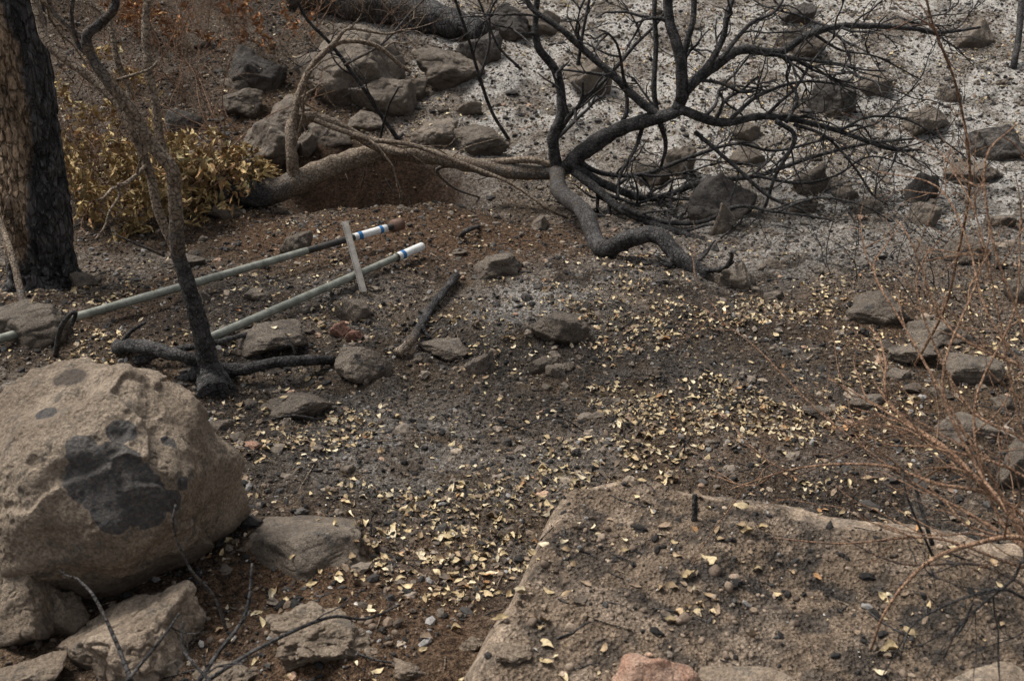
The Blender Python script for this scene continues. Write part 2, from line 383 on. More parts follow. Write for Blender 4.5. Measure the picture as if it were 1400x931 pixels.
def big_boulder():
    d,f=ico(8)
    NN=[((-.15,-.12,1),.74),((.50,-.22,.80),.80),((.93,-.10,.42),.90),((1,-.30,-.15),.90),((.7,-.5,-.62),.80),((.05,-1,.22),.76),((-.5,-.8,.3),.86),((-1,0,.1),1.0),((.1,-.8,-.62),.80),
        ((0,1,.2),.9),((.6,.7,.3),.9),((-.6,.7,.3),.9),((0,0,-1),.8),((-.6,-.35,.72),.84),((.55,-.82,.10),.86),((-.6,-.5,-.7),.9),((.08,-.62,.78),.80),((.2,.5,.85),.84)]
    N=np.array([a for a,b in NN],float); N/=np.linalg.norm(N,axis=1)[:,None]; hh=np.array([b for a,b in NN])
    dw=d+.07*np.stack([fbm3(d+9,1.7,3,91),fbm3(d+19,1.7,3,83),fbm3(d+29,1.7,3,79)],1)
    a=np.maximum(dw@N.T,0)/hh; p=24
    v=d*((a**p).sum(1)**(-1/p))[:,None]
    q=v+7.3
    n=fbm3(q,1.8,4,11,.5); r2=np.abs(fbm3(q+3,3.0,3,37))
    pl=(v@np.array([.86,.15,.30]))-.50+.16*vn(v[:,0]*3,v[:,1]*3,v[:,2]*3,77)+.06*vn(v[:,0]*9,v[:,1]*9,v[:,2]*9,78)
    step=sst(-.03,.02,pl)*.055*sst(-1.,.6,vn(v[:,0]*2,v[:,1]*2,v[:,2]*2,79)+.6)
    pl2=(v@np.array([-.35,-.2,.9]))-.42+.10*vn(v[:,0]*3.5,v[:,1]*3.5,v[:,2]*3.5,87)
    step2=sst(-.02,.02,pl2)*.035
    pl3=(v@np.array([.1,-.3,.95]))+.22+.12*vn(v[:,0]*2.5,v[:,1]*2.5,v[:,2]*2.5,97)+.04*vn(v[:,0]*8,v[:,1]*8,v[:,2]*8,98)
    step3=sst(.02,-.03,pl3)*.03
    pits=sst(.25,.7,fbm3(q,9,3,51))
    v=v*(1+.05*n-.016*np.exp(-(r2/.03)**2)*sst(0,.5,n)-step-step2-step3-.012*pits+.008*fbm3(q,6,3,58)+.003*fbm3(q,34,2,61))[:,None]
    v=v-(v.max(0)+v.min(0))[None]/2
    v=v/np.abs(v).max(0)[None,:]
    g=G(200,852,False); m=mpp(g[1]+.2)
    W,D,Hh=436*m,.84,.76
    c=np.array([P(133,665,g[1]+.38)[0],g[1]+.39,g[2]+Hh*.5-.05])
    v=v*np.array([W/2,D/2,Hh/2])+c
    def front(px,py):
        r=ray(px,py); r=r/np.linalg.norm(r); w=v-np.array([0,0,CH]); t=w@r; dist=np.linalg.norm(w-t[:,None]*r,axis=1)
        k=np.where(dist<.012)[0]
        return v[k[np.argmin(t[k])]] if len(k) else P(px,py,c[1]-.35)
    so=np.zeros(len(v)); fn=fbm3(v,9,4,5)
    for a_,b_,r_ in ((122,650,.085),(160,665,.09),(105,620,.05),(150,640,.08),(190,690,.07),(165,582,.045),(240,688,.035),(205,705,.05),(150,700,.06),(228,600,.028),(255,660,.02),(60,560,.02)):
        o=front(a_,b_); dd=np.sqrt(((v-o)**2).sum(1))
        so=np.maximum(so,sst(r_*1.25,r_*.85,dd+.025*fn))
    o=front(95,512); dr=sst(.075,.035,np.sqrt(((v-o)**2*np.array([.7,1,1])).sum(1))+.02*fn)
    so=np.maximum(so,dr*.8)
    make('boulder',v,f,M_boulder,{'soot':('F',so),'dirt':('F',np.maximum(dr,sst(.14,.0,v[:,2]-g[2])))},loc=c)
big_boulder()

def rotm(n,tilt=None):
    q=rng.normal(size=(n,4)); 
    if tilt is not None:
        yaw=rng.random(n)*6.283; tx=rng.normal(0,1,n)*tilt; ty=rng.normal(0,1,n)*tilt
        cz,sz=np.cos(yaw),np.sin(yaw); cx,sx_=np.cos(tx),np.sin(tx); cy,sy_=np.cos(ty),np.sin(ty)
        Rz=np.zeros((n,3,3));Rz[:,0,0]=cz;Rz[:,0,1]=-sz;Rz[:,1,0]=sz;Rz[:,1,1]=cz;Rz[:,2,2]=1
        Rx=np.zeros((n,3,3));Rx[:,0,0]=1;Rx[:,1,1]=cx;Rx[:,1,2]=-sx_;Rx[:,2,1]=sx_;Rx[:,2,2]=cx
        Ry=np.zeros((n,3,3));Ry[:,1,1]=1;Ry[:,0,0]=cy;Ry[:,0,2]=sy_;Ry[:,2,0]=-sy_;Ry[:,2,2]=cy
        return Rx@Ry@Rz
    q/=np.linalg.norm(q,axis=1)[:,None]; w,x,y,z=q.T
    return np.stack([1-2*(y*y+z*z),2*(x*y-z*w),2*(x*z+y*w),2*(x*y+z*w),1-2*(x*x+z*z),2*(y*z-x*w),2*(x*z-y*w),2*(y*z+x*w),1-2*(x*x+y*y)],1).reshape(n,3,3)
def region(n,y0,y1,k=.56,pad=.6,pw=1.0):
    y=y0+(y1-y0)*rng.random(n)**pw; x=(rng.random(n)*2-1)*(k*y+pad); return x,y
V=[];Fc=[];off=0
n=1100; x,y=region(n,4.2,16,.75,1.0,.75)
keep=(rng.random(n)<np.where(y>8,1,.25)+.4*(x>2.5))&(pitf(x,y)<.1)&(pitc(x,y)<.1); x,y=x[keep],y[keep]; zz=Z(x,y)
for i in range(len(x)):
    sz=min(.016*math.exp(rng.normal(.0,.75)),.10)*(1.25 if y[i]>8.5 else .85)
    v,f=rock_shape(4 if sz>.03 else 3,int(rng.integers(1e6)),26,.06)
    v=v*sz*np.array([1.3,.95,.62])*(.7+.6*rng.random(3)); a=rng.random()*6.28
    v=v@np.array([[math.cos(a),math.sin(a),0],[-math.sin(a),math.cos(a),0],[0,0,1]])+np.array([x[i],y[i],zz[i]+sz*.06])
    V.append(v);Fc.append(f+off);off+=len(v)
V=np.concatenate(V);Fc=np.concatenate(Fc)
make('scattered_rocks',V,Fc,M_rock,{'soot':('F',.6*sst(0,.6,vn(V[:,0]*2.3,V[:,1]*2.3,0))),'dirt':('F',np.zeros(len(V)))})
V=[];Fc=[];off=0
for i in range(160):
    yy=rng.uniform(13,34); xx=rng.uniform(-18,18); sz=rng.uniform(.08,.45)
    v,f=rock_shape(4,int(rng.integers(1e6)),20,.05); v=v*sz*np.array([1.2,1,.7])+np.array([xx,yy,float(H(xx,yy,False))+sz*.1]); V.append(v);Fc.append(f+off);off+=len(v)
V=np.concatenate(V); make('hillside_rocks',V,np.concatenate(Fc),M_rock,{'soot':('F',np.zeros(len(V))),'dirt':('F',np.zeros(len(V)))})

bvh=BVHTree.FromPolygons(np.concatenate(rockV).tolist(),np.concatenate(rockF).tolist())
def surf(x,y):
    z=Z(x,y); on=np.zeros(len(x),bool)
    for i in range(len(x)):
        h=bvh.ray_cast(Vector((x[i],y[i],4)),Vector((0,0,-1)))
        if h[0] is not None and h[0].z>z[i]: z[i]=h[0].z; on[i]=True
    return z,on
def scatter(name,base,bf,x,y,z,scale,rot,cols,mat,smooth=False,lift=0.,shape=None):
    n=len(x); k=len(base)
    b=np.repeat(base[None],n,0) if shape is None else shape
    v=np.einsum('nij,nkj->nki',rot,b*(scale[:,None,:] if scale.ndim==2 else scale[:,None,None]))
    v=v+np.stack([x,y,z+lift],1)[:,None]
    f=(bf[None]+(np.arange(n)*k)[:,None,None]).reshape(-1,bf.shape[1])
    return make(name,v.reshape(-1,3),f,mat,{'Col':('C',np.repeat(cols,k,0))},smooth)
def pick(n,pal,w,var=.18):
    w=np.array(w,float);w/=w.sum(); c=np.array(pal)[rng.choice(len(pal),n,p=w)]
    return c*(1+var*rng.normal(size=(n,1))).clip(.5,1.6)
def slabkeep(x,y,kin):
    s=sdf(x,y); so,band=slab_soil(x,y,s); r=rng.random(len(x))
    return np.where(s<-.03,True,np.where(so<.5,r<.06,r<kin))&~((pitc(x,y)>.15)&(rng.random(len(x))<.93))

# ---------------------------------------------------------------- leaf litter
def leafbase(n):
    u=np.linspace(-1,1,6); w=np.array([.04,.62,.98,.92,.6,.03]); 
    pts=[]
    for a,b in zip(u,w):
        for s in (-1,0,1): pts.append((a,s*b,0))
    pts=np.array(pts); f=[]
    for i in range(5):
        for j in range(2):
            k=i*3+j; f.append((k,k+1,k+4,k+3))
    b=np.repeat(pts[None],n,0).copy()
    curl=rng.normal(.18,.28,n)[:,None]; cup=rng.normal(.5,.5,n)[:,None]; tw=rng.normal(0,.4,n)[:,None]
    b[:,:,2]=curl*b[:,:,0]**2+cup*b[:,:,1]**2*.6+tw*b[:,:,0]*b[:,:,1]
    b[:,:,1]*=.38+.22*rng.random(n)[:,None]
    b[:,:,1]+=rng.normal(0,.12,n)[:,None]*b[:,:,0]**2
    b[:,:,:2]*=1+.12*rng.normal(size=(n,18,1))
    return b,np.array(f)
hot=[(840,600,.5,5.5),(905,632,.32,6.5),(790,585,.3,3),(600,740,.3,8),(560,700,.25,4.5),(640,775,.2,4),(560,590,.45,2.4),(500,575,.3,2.0),(1100,520,.7,1.6),(650,420,.6,.8),(150,440,.5,2.4),(110,470,.4,1.6),
(1200,680,.35,5),(1280,690,.35,4),(960,520,.5,2.4),(800,430,.7,1.0),(1080,620,.45,3),(430,770,.3,1.0),(330,640,.35,1.6),(720,560,.45,1.8),(1000,450,.6,1.5),(640,640,.3,2.2),(1100,400,.8,1.2),(600,380,.5,.9),(1330,450,.8,.9),(700,600,.35,2.2),(450,720,.3,1.0),(520,630,.3,1.8)]
hotw=[(G(a,b),r,k) for a,b,r,k in hot]
def dens(x,y):
    n=fbm2(x,y,1.4,3,301); n2=fbm2(x,y,5,2,331)
    d=.33+0*x
    for g,r,k in hotw: d=d+k*np.exp(-((x-g[0])**2+(y-g[1])**2)/r**2)*.72
    d=d*(.08+1.55*sst(-.3,.75,n+.9*n2))
    soil=np.exp(-(((x+.9)/1.1)**2+((y-8.3)/.7)**2)); d=d*(1-.6*soil)
    d=np.where(y>8.6,d*1.9,d); d=np.where((x<-2.4)&(y>8.6),d*.5,d); d=d*(1-.9*(pitc(x,y)>.15))
    s=sdf(x,y); so,_=slab_soil(x,y,s); cl=np.exp(-(((x-.45)/.45)**2+((y-2.75)/.35)**2))
    d=np.where(s>0,(.04+.55*so*(.15+1.3*sst(-.2,.8,n2)))*(.7+1.5*cl),d)
    return d
N=120000; x,y=region(N,2.0,12.5,.58,.5,.62)
k=rng.random(N)*4.6<dens(x,y); x,y=x[k],y[k]
z,on=surf(x,y); kk=(~on)|(rng.random(len(x))<.10); x,y,z=x[kk],y[kk],z[kk]; n=len(x)
print('leaves',n)
b,bf=leafbase(n)
L=.0158*(1+.32*rng.normal(size=n)).clip(.4,1.9); L=np.where(sdf(x,y)>0,L*1.2,L)
tilt=np.where(rng.random(n)<.25,.8,.25)
rot=rotm(n,1.0*tilt)
cols=pick(n,[(.47,.375,.225),(.38,.29,.165),(.55,.465,.32),(.28,.20,.12),(.34,.19,.09),(.18,.13,.088),(.085,.066,.05)],[4,4,2.4,3,.6,2.6,2.2],.16)
scatter('leaf_litter',b[0],bf,x,y,z,L,rot,cols,M_leaf,True,.005,b)
N=75000; x,y=region(N,2.0,12.5,.58,.4,.65); k=(rng.random(N)*3<dens(x,y)+.33)&slabkeep(x,y,.8); x,y=x[k],y[k]; z=Z(x,y); n=len(x)
b,bf=leafbase(n)
cols=pick(n,[(.42,.335,.215),(.32,.24,.15),(.21,.155,.105),(.38,.36,.335),(.045,.04,.035)],[3,3,2.5,1.4,3.2])
scatter('leaf_crumbs',b[0],bf,x,y,z,.0065*(1+.4*rng.normal(size=n)).clip(.4,2.2),rotm(n,.5),cols,M_leaf,False,.004,b)
iv,iF=ico(2)
def lump(n,b0):
    return np.repeat(b0[None],n,0)*(1+.2*rng.normal(size=(n,len(b0),1))).clip(.55,1.45)
N=11500; x,y=region(N,2.0,12.5,.6,.4,.7); k=slabkeep(x,y,.22); x,y=x[k],y[k]; N=len(x); z=Z(x,y)
sc=(.0085*np.exp(rng.normal(0,.6,N))).clip(.003,.035)
sc=np.where(sdf(x,y)>0,np.minimum(sc*.7,.012),sc)[:,None]*np.stack([1+.4*rng.random(N),.7+.4*rng.random(N),.45+.35*rng.random(N)],1)
cols=pick(N,[(.18,.148,.118),(.12,.098,.078),(.26,.21,.16),(.065,.058,.052),(.30,.20,.14),(.03,.027,.025)],[4,4,1.8,3,.6,3.2])
scatter('gravel',iv,iF,x,y,z,sc,rotm(N,.3),cols,M_peb,False,.002,lump(N,iv))
i1,f1=ico(1)
N=64000; x,y=region(N,2.0,12.5,.58,.3,.75); k=slabkeep(x,y,.7); x,y=x[k],y[k]; N=len(x); z=Z(x,y); s_=sdf(x,y)
sc=(.0050*np.exp(rng.normal(0,.58,N))).clip(.002,.018)[:,None]*np.stack([1+.8*rng.random(N),.7+.4*rng.random(N),.5+.4*rng.random(N)],1)
sc=np.where((s_>0)[:,None],sc*.75,sc)*np.where(y>9,1.3,1)[:,None]
blk=pick(N,[(.02,.019,.018),(.04,.037,.035),(.075,.058,.046),(.20,.19,.18),(.16,.118,.085)],[3.6,2,2,.9,1.4]); brn=pick(N,[(.18,.136,.097),(.12,.09,.067),(.27,.208,.155),(.03,.026,.024)],[4,4,2,1.6])
isb=(s_>-.02)&(rng.random(N)>.9*charslab(x,y))
cols=np.where(isb[:,None],brn,blk)
scatter('charcoal_crumbs',i1,f1,x,y,z,sc,rotm(N,.5),cols,M_peb,False,.002)
N=420; x=rng.uniform(-.4,2.0,N); y=rng.uniform(2.0,3.4,N); k=(sdf(x,y)>.1)&(rng.random(N)<charslab(x,y)); x,y=x[k],y[k]; n=len(x)
scatter('charcoal_lumps',iv,iF,x,y,Z(x,y),(.010*np.exp(rng.normal(0,.4,n))).clip(.005,.022)[:,None]*np.array([[1.3,.7,.5]]),rotm(n,.3),pick(n,[(.02,.018,.017),(.05,.046,.043)],[2,1]),M_peb,False,.003,lump(n,iv))
N=2600; x=rng.uniform(-.9,2.2,N); y=2.0+1.5*rng.random(N); z=Z(x,y); s_=sdf(x,y); so,_=slab_soil(x,y,s_); k=((so>.7)|((s_<-.02)&(x>-.9)&(x<.2)&(y<2.9))); k&=rng.random(N)<.1+.6*sst(.1,.8,fbm2(x,y,4,3,401)); x,y,z=x[k],y[k],z[k]; n=len(x)
sc=(.007*np.exp(rng.normal(0,.45,n))).clip(.003,.018)[:,None]*np.stack([1+.3*rng.random(n),.8+.3*rng.random(n),.6+.3*rng.random(n)],1)
scatter('soil_clods',iv,iF,x,y,z,sc,rotm(n,.5),pick(n,[(.17,.128,.096),(.125,.093,.07),(.23,.178,.134)],[4,3,2]),M_peb,True,.001,lump(n,iv)*.5+iv[None]*.5)

# ---------------------------------------------------------------- tubes
class Tubes:
    def __init__(s): s.v=[];s.f=[];s.c=[];s.m=[];s.n=0
    def add(s,pts,rad,sides=8,char=1.,sub=4,rough=.06,seed=0,raw=False,mi=0,flat=False,fr=3.0):
        p=np.asarray(pts,float); k=len(p)
        rad=np.full(k,rad) if np.isscalar(rad) else np.interp(np.linspace(0,1,k),np.linspace(0,1,len(rad)),rad)
        ch=np.full(k,char,float) if np.isscalar(char) else np.interp(np.linspace(0,1,k),np.linspace(0,1,len(char)),char)
        if not raw and k>2:
            e=np.vstack([2*p[0]-p[1],p,2*p[-1]-p[-2]]); out=[];rr=[];cc=[]
            for i in range(k-1):
                for t in np.arange(sub)/sub:
                    a,b,c_,d=e[i:i+4]
                    out.append(.5*((2*b)+(-a+c_)*t+(2*a-5*b+4*c_-d)*t*t+(-a+3*b-3*c_+d)*t**3)); rr.append(rad[i]*(1-t)+rad[i+1]*t); cc.append(ch[i]*(1-t)+ch[i+1]*t)
            out.append(p[-1]);rr.append(rad[-1]);cc.append(ch[-1]); p=np.array(out);rad=np.array(rr);ch=np.array(cc)
        k=len(p); tg=np.gradient(p,axis=0); tg/=np.linalg.norm(tg,axis=1)[:,None]+1e-9
        up=np.array([0,0,1.]) if abs(tg[0][2])<.9 else np.array([0,1.,0]); nn=np.cross(tg[0],up); nn/=np.linalg.norm(nn)
        ang=np.arange(sides)/sides*2*math.pi; rings=[]
        for i in range(k):
            nn=nn-tg[i]*(nn@tg[i]); nn/=np.linalg.norm(nn)+1e-9; bb=np.cross(tg[i],nn)
            rings.append(p[i]+rad[i]*(np.cos(ang)[:,None]*nn+np.sin(ang)[:,None]*bb))
        rings=np.array(rings)
        if rough>0:
            q=rings.reshape(-1,3); sc=fr*.33/np.mean(rad)
            dv=1+rough*fbm3(q,sc,3,seed).reshape(k,sides,1)
            rings=p[:,None]+(rings-p[:,None])*dv
        rings=np.concatenate([p[0][None,None]+(rings[:1]-p[0])*.02,rings,p[-1][None,None]+(rings[-1:]-p[-1])*.02])
        ch=np.concatenate([ch[:1],ch,ch[-1:]]); k+=2
        i=np.arange(k*sides).reshape(k,sides); j=np.roll(i,-1,1)
        f=np.stack([i[:-1],j[:-1],j[1:],i[1:]],-1).reshape(-1,4)+s.n
        s.v.append(rings.reshape(-1,3));s.f.append(f);s.c.append(np.repeat(ch,sides));s.m.append(np.full(len(f),mi));s.n+=k*sides
        return p
    def grow(s,p,d,L,r,lvl,char=1.,wob=.3,up=0.,kids=3,seg=6):
        d=np.asarray(d,float);d/=np.linalg.norm(d)+1e-9; pts=[np.asarray(p,float)]; ds=[]
        for i in range(seg):
            d=d+rng.normal(0,wob,3)*.75+np.array([0,0,up]); d/=np.linalg.norm(d); q=pts[-1]+d*L/seg
            g=float(H(q[0],q[1],False))+r
            if q[2]<g: q[2]=g; d[2]=abs(d[2])*.3
            pts.append(q); ds.append(d)
        s.add(pts,[r,r*.75,r*.35],5 if r<.006 else 6,char,2,0)
        if lvl>0:
            for _ in range(kids):
                i=int(rng.integers(1,seg)); dd=ds[i]+rng.normal(0,.5,3); s.grow(pts[i],dd,L*rng.uniform(.4,.8),max(r*.6,.0013),lvl-1,char,wob,up,kids)
    def out(s,name,mat,smooth=True):
        v=np.concatenate(s.v); o=make(name,v,np.concatenate(s.f),mat,{'char':('F',np.concatenate(s.c))},smooth)
        mi=np.concatenate(s.m)
        if len(o.data.polygons)==len(mi): o.data.polygons.foreach_set('material_index',mi.astype(np.int32))
        return o
def path(pl):
    n=len(pl); out=[None]*n; dep=[None]*n
    for i,q in enumerate(pl):
        if len(q)==3 and q[2]=='g': out[i]=G(q[0],q[1]); dep[i]=out[i][1]
        elif len(q)==3: dep[i]=q[2]
    idx=[i for i in range(n) if dep[i] is not None]
    for i in range(n):
        if out[i] is None: out[i]=P(pl[i][0],pl[i][1],float(np.interp(i,idx,[dep[j] for j in idx])))
    return np.array(out)

# ---- fallen tree
ft=Tubes()
def R_(px,y=8.2): return px*mpp(y)/2
trunk=path([(290,290,7.95),(318,290,7.95),(375,262,8.05),(440,234,8.2),(520,209,8.4),(600,215,8.4),(680,233,8.35),(762,234,8.3),(800,205,8.2),(845,178,8.1),(905,160,8.0),(935,150,8.0)])
trunk[0:2,2]=np.maximum(trunk[0:2,2],[float(H(*trunk[0][:2]))+.10,float(H(*trunk[1][:2]))+.10])
ft.add(trunk,[R_(42),R_(40),R_(34),R_(29),R_(25),R_(22),R_(20),R_(20),R_(22),R_(19),R_(17),R_(13)],20,[1,1,.55,.3,.25,.35,.45,.55,.8,1,1,1],9,.16,3)
for a,b,c_ in ((-.22,.05,-.02),(-.16,-.16,-.08),(-.2,.1,.14)):
    t0=trunk[1]; ft.add([t0,t0+np.array([a*.6,b*.6,c_*.7]),t0+np.array([a,b,c_])],[.10,.06,.02],10,1,4,.25)
def br(pl,r0,r1,ch=1.,sides=8,kids=0,lvl=1,kl=.5,y=8.2,T_=ft,up=.0,rough=.12,kr=.5,k=.84):
    pts=path(pl); a,b_=R_(r0,y)*k,R_(r1,y)*k
    wob=np.zeros_like(pts); wob[1:-1]=rng.normal(0,min(.02,a*.6),(len(pts)-2,3)) if len(pts)>2 else 0
    q=T_.add(pts+wob,[a,b_],sides,ch,6,rough,len(pl)*7+int(abs(pl[0][0])))
    chv=ch if np.isscalar(ch) else ch[-1]
    for _ in range(kids):
        i=int(rng.integers(2,len(q)-1)); d=q[min(i+1,len(q)-1)]-q[i-1]; d/=np.linalg.norm(d)+1e-9
        T_.grow(q[i],d+rng.normal(0,.5,3),kl*rng.uniform(.5,1.4),max((a+(b_-a)*i/len(q))*kr,.003),lvl,chv,.3,up)
    return q
br([(402,250,8.1),(396,205),(402,175),(425,162),(470,172),(520,200),(560,212,8.3)],19,13,.08,10)
br([(400,215,8.1),(398,185),(412,150),(420,110),(432,80),(470,58),(510,62),(545,80),(562,100,8.4)],14,5,.1,8,4,1,.5)
br([(430,85,8.1),(455,55),(480,40),(530,48),(560,40,8.3)],8,3,.2,6,3,1,.4)
br([(430,165,8.15),(500,185),(560,200),(640,225),(700,255),(750,290,7.8),(775,298,'g')],9,4,.2,7,2)
br([(600,216,8.4),(660,222),(720,218),(760,228,8.3)],12,10,.2)
br([(762,236,8.3),(757,195),(768,155),(757,105),(730,65),(732,30),(738,-30,8.3)],20,8,.9,10,4,1,.5)
br([(758,190,8.3),(790,150),(830,100),(870,60),(905,20,8.5),(930,-30)],8,4,1,7,3,1,.5)
br([(762,232,8.3),(775,265),(800,295),(828,338,6.95),(862,322),(895,325),(930,350),(966,378,'g')],28,23,[.6,.9],14,2,1,.3,y=7.6,rough=.16)
br([(775,222,8.2),(830,250),(890,272),(960,252),(1030,240),(1110,215),(1180,200),(1250,190,8.6)],15,4,1,8,8,2,.6)
br([(785,235,8.2),(820,265),(850,285),(905,308),(945,325),(1000,340),(1050,348),(1090,375),(1150,372),(1200,350,'g')],16,5,1,9,7,1,.5,y=7.4)
br([(850,283,7.8),(900,298),(960,305),(1010,285),(1060,290),(1120,300,7.6),(1180,310)],9,3,1,7,5,1,.5)
br([(800,210,8.2),(790,225),(830,240),(880,240),(940,215),(1000,200),(1060,205),(1130,190,8.4)],10,4,1,7,6,2,.6)
br([(930,150,8.0),(985,162),(1040,165),(1085,170),(1150,178),(1220,200),(1260,205,8.3)],15,4,1,8,9,2,.7)
br([(925,152,8.0),(945,118),(985,82),(1010,72),(1060,68),(1110,45),(1160,32),(1240,38),(1290,45),(1340,38,8.6)],20,4,1,9,10,2,.7)
br([(940,125,8.0),(965,95),(985,60),(1000,20),(1012,-30,8.2)],13,6,1,8,4,1,.5)
br([(905,162,8.0),(870,130),(835,105),(800,75),(770,40),(735,5),(715,-25,8.2)],14,7,1,8,5,1,.5)
br([(845,178,8.1),(860,150),(850,110),(800,100),(760,95,8.3)],8,3,1,6,3,1,.3)
br([(1060,165,8.0),(1082,190),(1060,240),(1045,290),(1010,300,7.9)],8,4,1,7,3,1,.4)
br([(1075,168,8.0),(1092,135),(1075,105),(1090,70),(1110,40,8.3)],6,2,1,6,4,1,.4)
br([(1000,162,8.0),(1040,130),(1100,110),(1170,120),(1230,140,8.5)],7,2,1,6,6,2,.6)
br([(950,180,8.0),(1000,225),(1050,270),(1100,290),(1140,330,7.6)],7,3,1,6,4,1,.5)
br([(880,168,8.1),(870,200),(850,240),(845,270,7.8)],8,4,1,6,2,1,.3)
br([(932,140,8.0),(925,80),(918,20),(914,-40,8.1)],17,14,1,9,1,1,.3)
br([(936,120,8.0),(940,70),(944,20),(946,-40,8.2)],11,8,1,8,1,1,.3)
br([(900,170,8.1),(898,120),(900,60),(897,10),(899,-40,8.3)],9,7,1,7,1,1,.3)
br([(900,160,8.05),(905,195,8.1),(903,230,8.2)],9,5,1)
br([(985,82,8.0),(1005,55),(1030,30),(1060,10),(1085,-30,8.3)],8,3,1,6,4,1,.5)
br([(1110,45,8.2),(1150,70),(1200,80),(1260,110,8.7)],5,2,1,6,5,1,.6)
br([(790,90,8.2),(800,40),(812,-30,8.2)],6,4,1,6,2,1,.3)
br([(640,225,8.4),(600,232),(620,255),(655,270,'g')],7,3,.5)
br([(1085,170,8.1),(1130,190),(1170,230),(1200,270,8.0),(1240,290)],6,2,1,6,4,1,.5)
br([(1030,240,8.2),(1090,250),(1140,240),(1190,215),(1260,235,8.2)],6,2,1,6,5,1,.5)
br([(1150,178,8.2),(1190,160),(1240,165),(1300,200,8.3),(1330,225)],5,2,1,6,4,1,.5)
br([(1060,290,7.6),(1120,270),(1180,280),(1230,310,7.4)],5,2,1,6,4,1,.4)
ft.out('fallen_burnt_tree',M_bark)

sa=Tubes()
br([(695,190,'g'),(672,150),(655,100),(640,50),(612,-30,9.0)],7,5,1,7,3,1,.4,T_=sa)
sa.out('charred_sapling',M_bark)
sa=Tubes()
br([(545,193,'g'),(520,155),(490,110),(455,60),(415,20),(395,-30,9.2)],9,5,.8,7,5,2,.5,T_=sa)
br([(470,90,9.0),(520,60),(560,20),(600,-20,9.2)],5,3,.6,6,3,1,.4,T_=sa)
sa.out('charred_sapling',M_bark)
sa=Tubes(); br([(550,185,'g'),(520,200),(530,150),(545,120,9)],6,3,1,T_=sa); br([(655,110,'g'),(670,60),(665,20),(640,-30,10.5)],6,4,.9,7,3,1,.5,T_=sa); br([(712,95,'g'),(680,60),(672,20),(700,-30,10.5)],6,4,1,7,3,1,.5,T_=sa); sa.out('charred_sapling',M_bark)
sa=Tubes(); br([(1385,95,'g'),(1390,40),(1398,-40,11)],14,11,1,9,0,T_=sa); sa.out('charred_stump',M_bark)

# ---- large trunk on the left
bt=Tubes(); g=G(45,398)
p0=np.array([g[0],g[1]+.18,g[2]-.15]); t1=P(12,-10,g[1]+.25)
dirn=(t1-p0); top=[p0,p0+np.array([0,0,.15]),p0+np.array([0,0,.32]),p0+dirn*.5,t1,t1+dirn*.6+np.array([.1,0,.3]),t1+dirn*1.2+np.array([.0,.2,.8])]
bt.add(top,[.30,.22,.20,.19,.185,.16,.10],90,.5,30,.05,5,fr=1.2)
V=bt.v[0]; cc=p0[0]+(V[:,2]-p0[2])*dirn[0]/dirn[2]
f_=np.abs(fbm3(V*np.array([1,1,.3]),18,3,77)); ax=np.stack([cc,np.full(len(V),p0[1]),V[:,2]],1)
V=V+(V-ax)*(-.18*np.exp(-(f_/.14)**2)+.03*fbm3(V,30,2,3))[:,None]; bt.v[0]=V
bt.c[0]=np.clip(sst(.0,.12,V[:,0]-cc+.05*vn(V[:,0]*5,V[:,1]*5,V[:,2]*3))+sst(.35,.05,V[:,2]-g[2])*.8+.0,0,1)
for a in (.3,2.2,3.9,5.3):
    bt.add([p0+np.array([0,0,.25]),p0+np.array([math.cos(a)*.2,math.sin(a)*.2-.0,.14]),p0+np.array([math.cos(a)*.38,math.sin(a)*.34,.05])],[.09,.06,.02],10,1,4,.15)
for _ in range(6): bt.grow(top[-2]+(top[-1]-top[-2])*rng.random(),(rng.normal(),rng.normal(),1.2),1.6,.05,2,.6)
bt.out('burnt_tree_trunk',M_bigbark)
sa=Tubes(); br([(38,445,'g'),(30,400),(12,340),(-8,290,6.2),(-40,200),(-60,80,6.0)],14,8,[.7,.2,.1],8,0,T_=sa,y=5.6); sa.out('sapling',M_bark)

# ---- small forked tree
st=Tubes(); yb=float(G(288,528)[1])
q=path([(292,540,'g'),(285,510,yb),(279,470),(266,420),(252,375),(243,345),(241,300),(238,255),(233,228),(205,195),(178,150),(150,115),(128,82),(118,50),(140,30),(158,5),(150,-40,yb-.15)])
y=5.0
st.add(q,[R_(a,y) for a in (44,32,27,23,21,19,18,18,17,17,16,15,13,12,11,10,9)],14,[1,1,.9,.7,.45,.35,.3,.35,.5,.6,.7,.6],6,.14,9)
def b2(pl,a,b_,ch,k=0): return br(pl,a,b_,ch,9,k,1,.4,y=5.0,T_=st)
b2([(248,368,yb),(232,335),(215,290),(200,240),(180,185),(160,140),(115,100),(75,60),(48,20),(40,-40,yb+.3)],16,14,[.3,.1,.0,.0,.0],2)
b2([(165,150,yb+.05),(172,120),(160,80),(150,30),(125,5),(110,-40,yb+.2)],11,9,.0)
b2([(236,235,yb),(218,200),(210,150),(212,90),(205,40),(206,-40,yb+.2)],15,12,.05)
b2([(118,55,yb),(95,40),(70,10),(60,-40,yb)],9,7,.5)
b2([(128,82,yb),(105,60),(98,20),(105,-30,yb)],8,6,.6)
b2([(225,350,yb),(190,335),(155,320,yb-.1)],5,3,.6,0)
b2([(160,110,yb),(205,95),(215,85,yb)],5,4,.3)
for dx,dy in ((-.16,.02),(.14,-.04),(.02,-.14),(.1,.12)):
    b0=q[1]; st.add([b0+np.array([0,0,.04]),b0+np.array([dx*.5,dy*.5,-.02]),np.array([b0[0]+dx,b0[1]+dy,float(H(b0[0]+dx,b0[1]+dy))])],[.05,.035,.012],8,1,4,.15)
st.out('scorched_tree',M_bark)

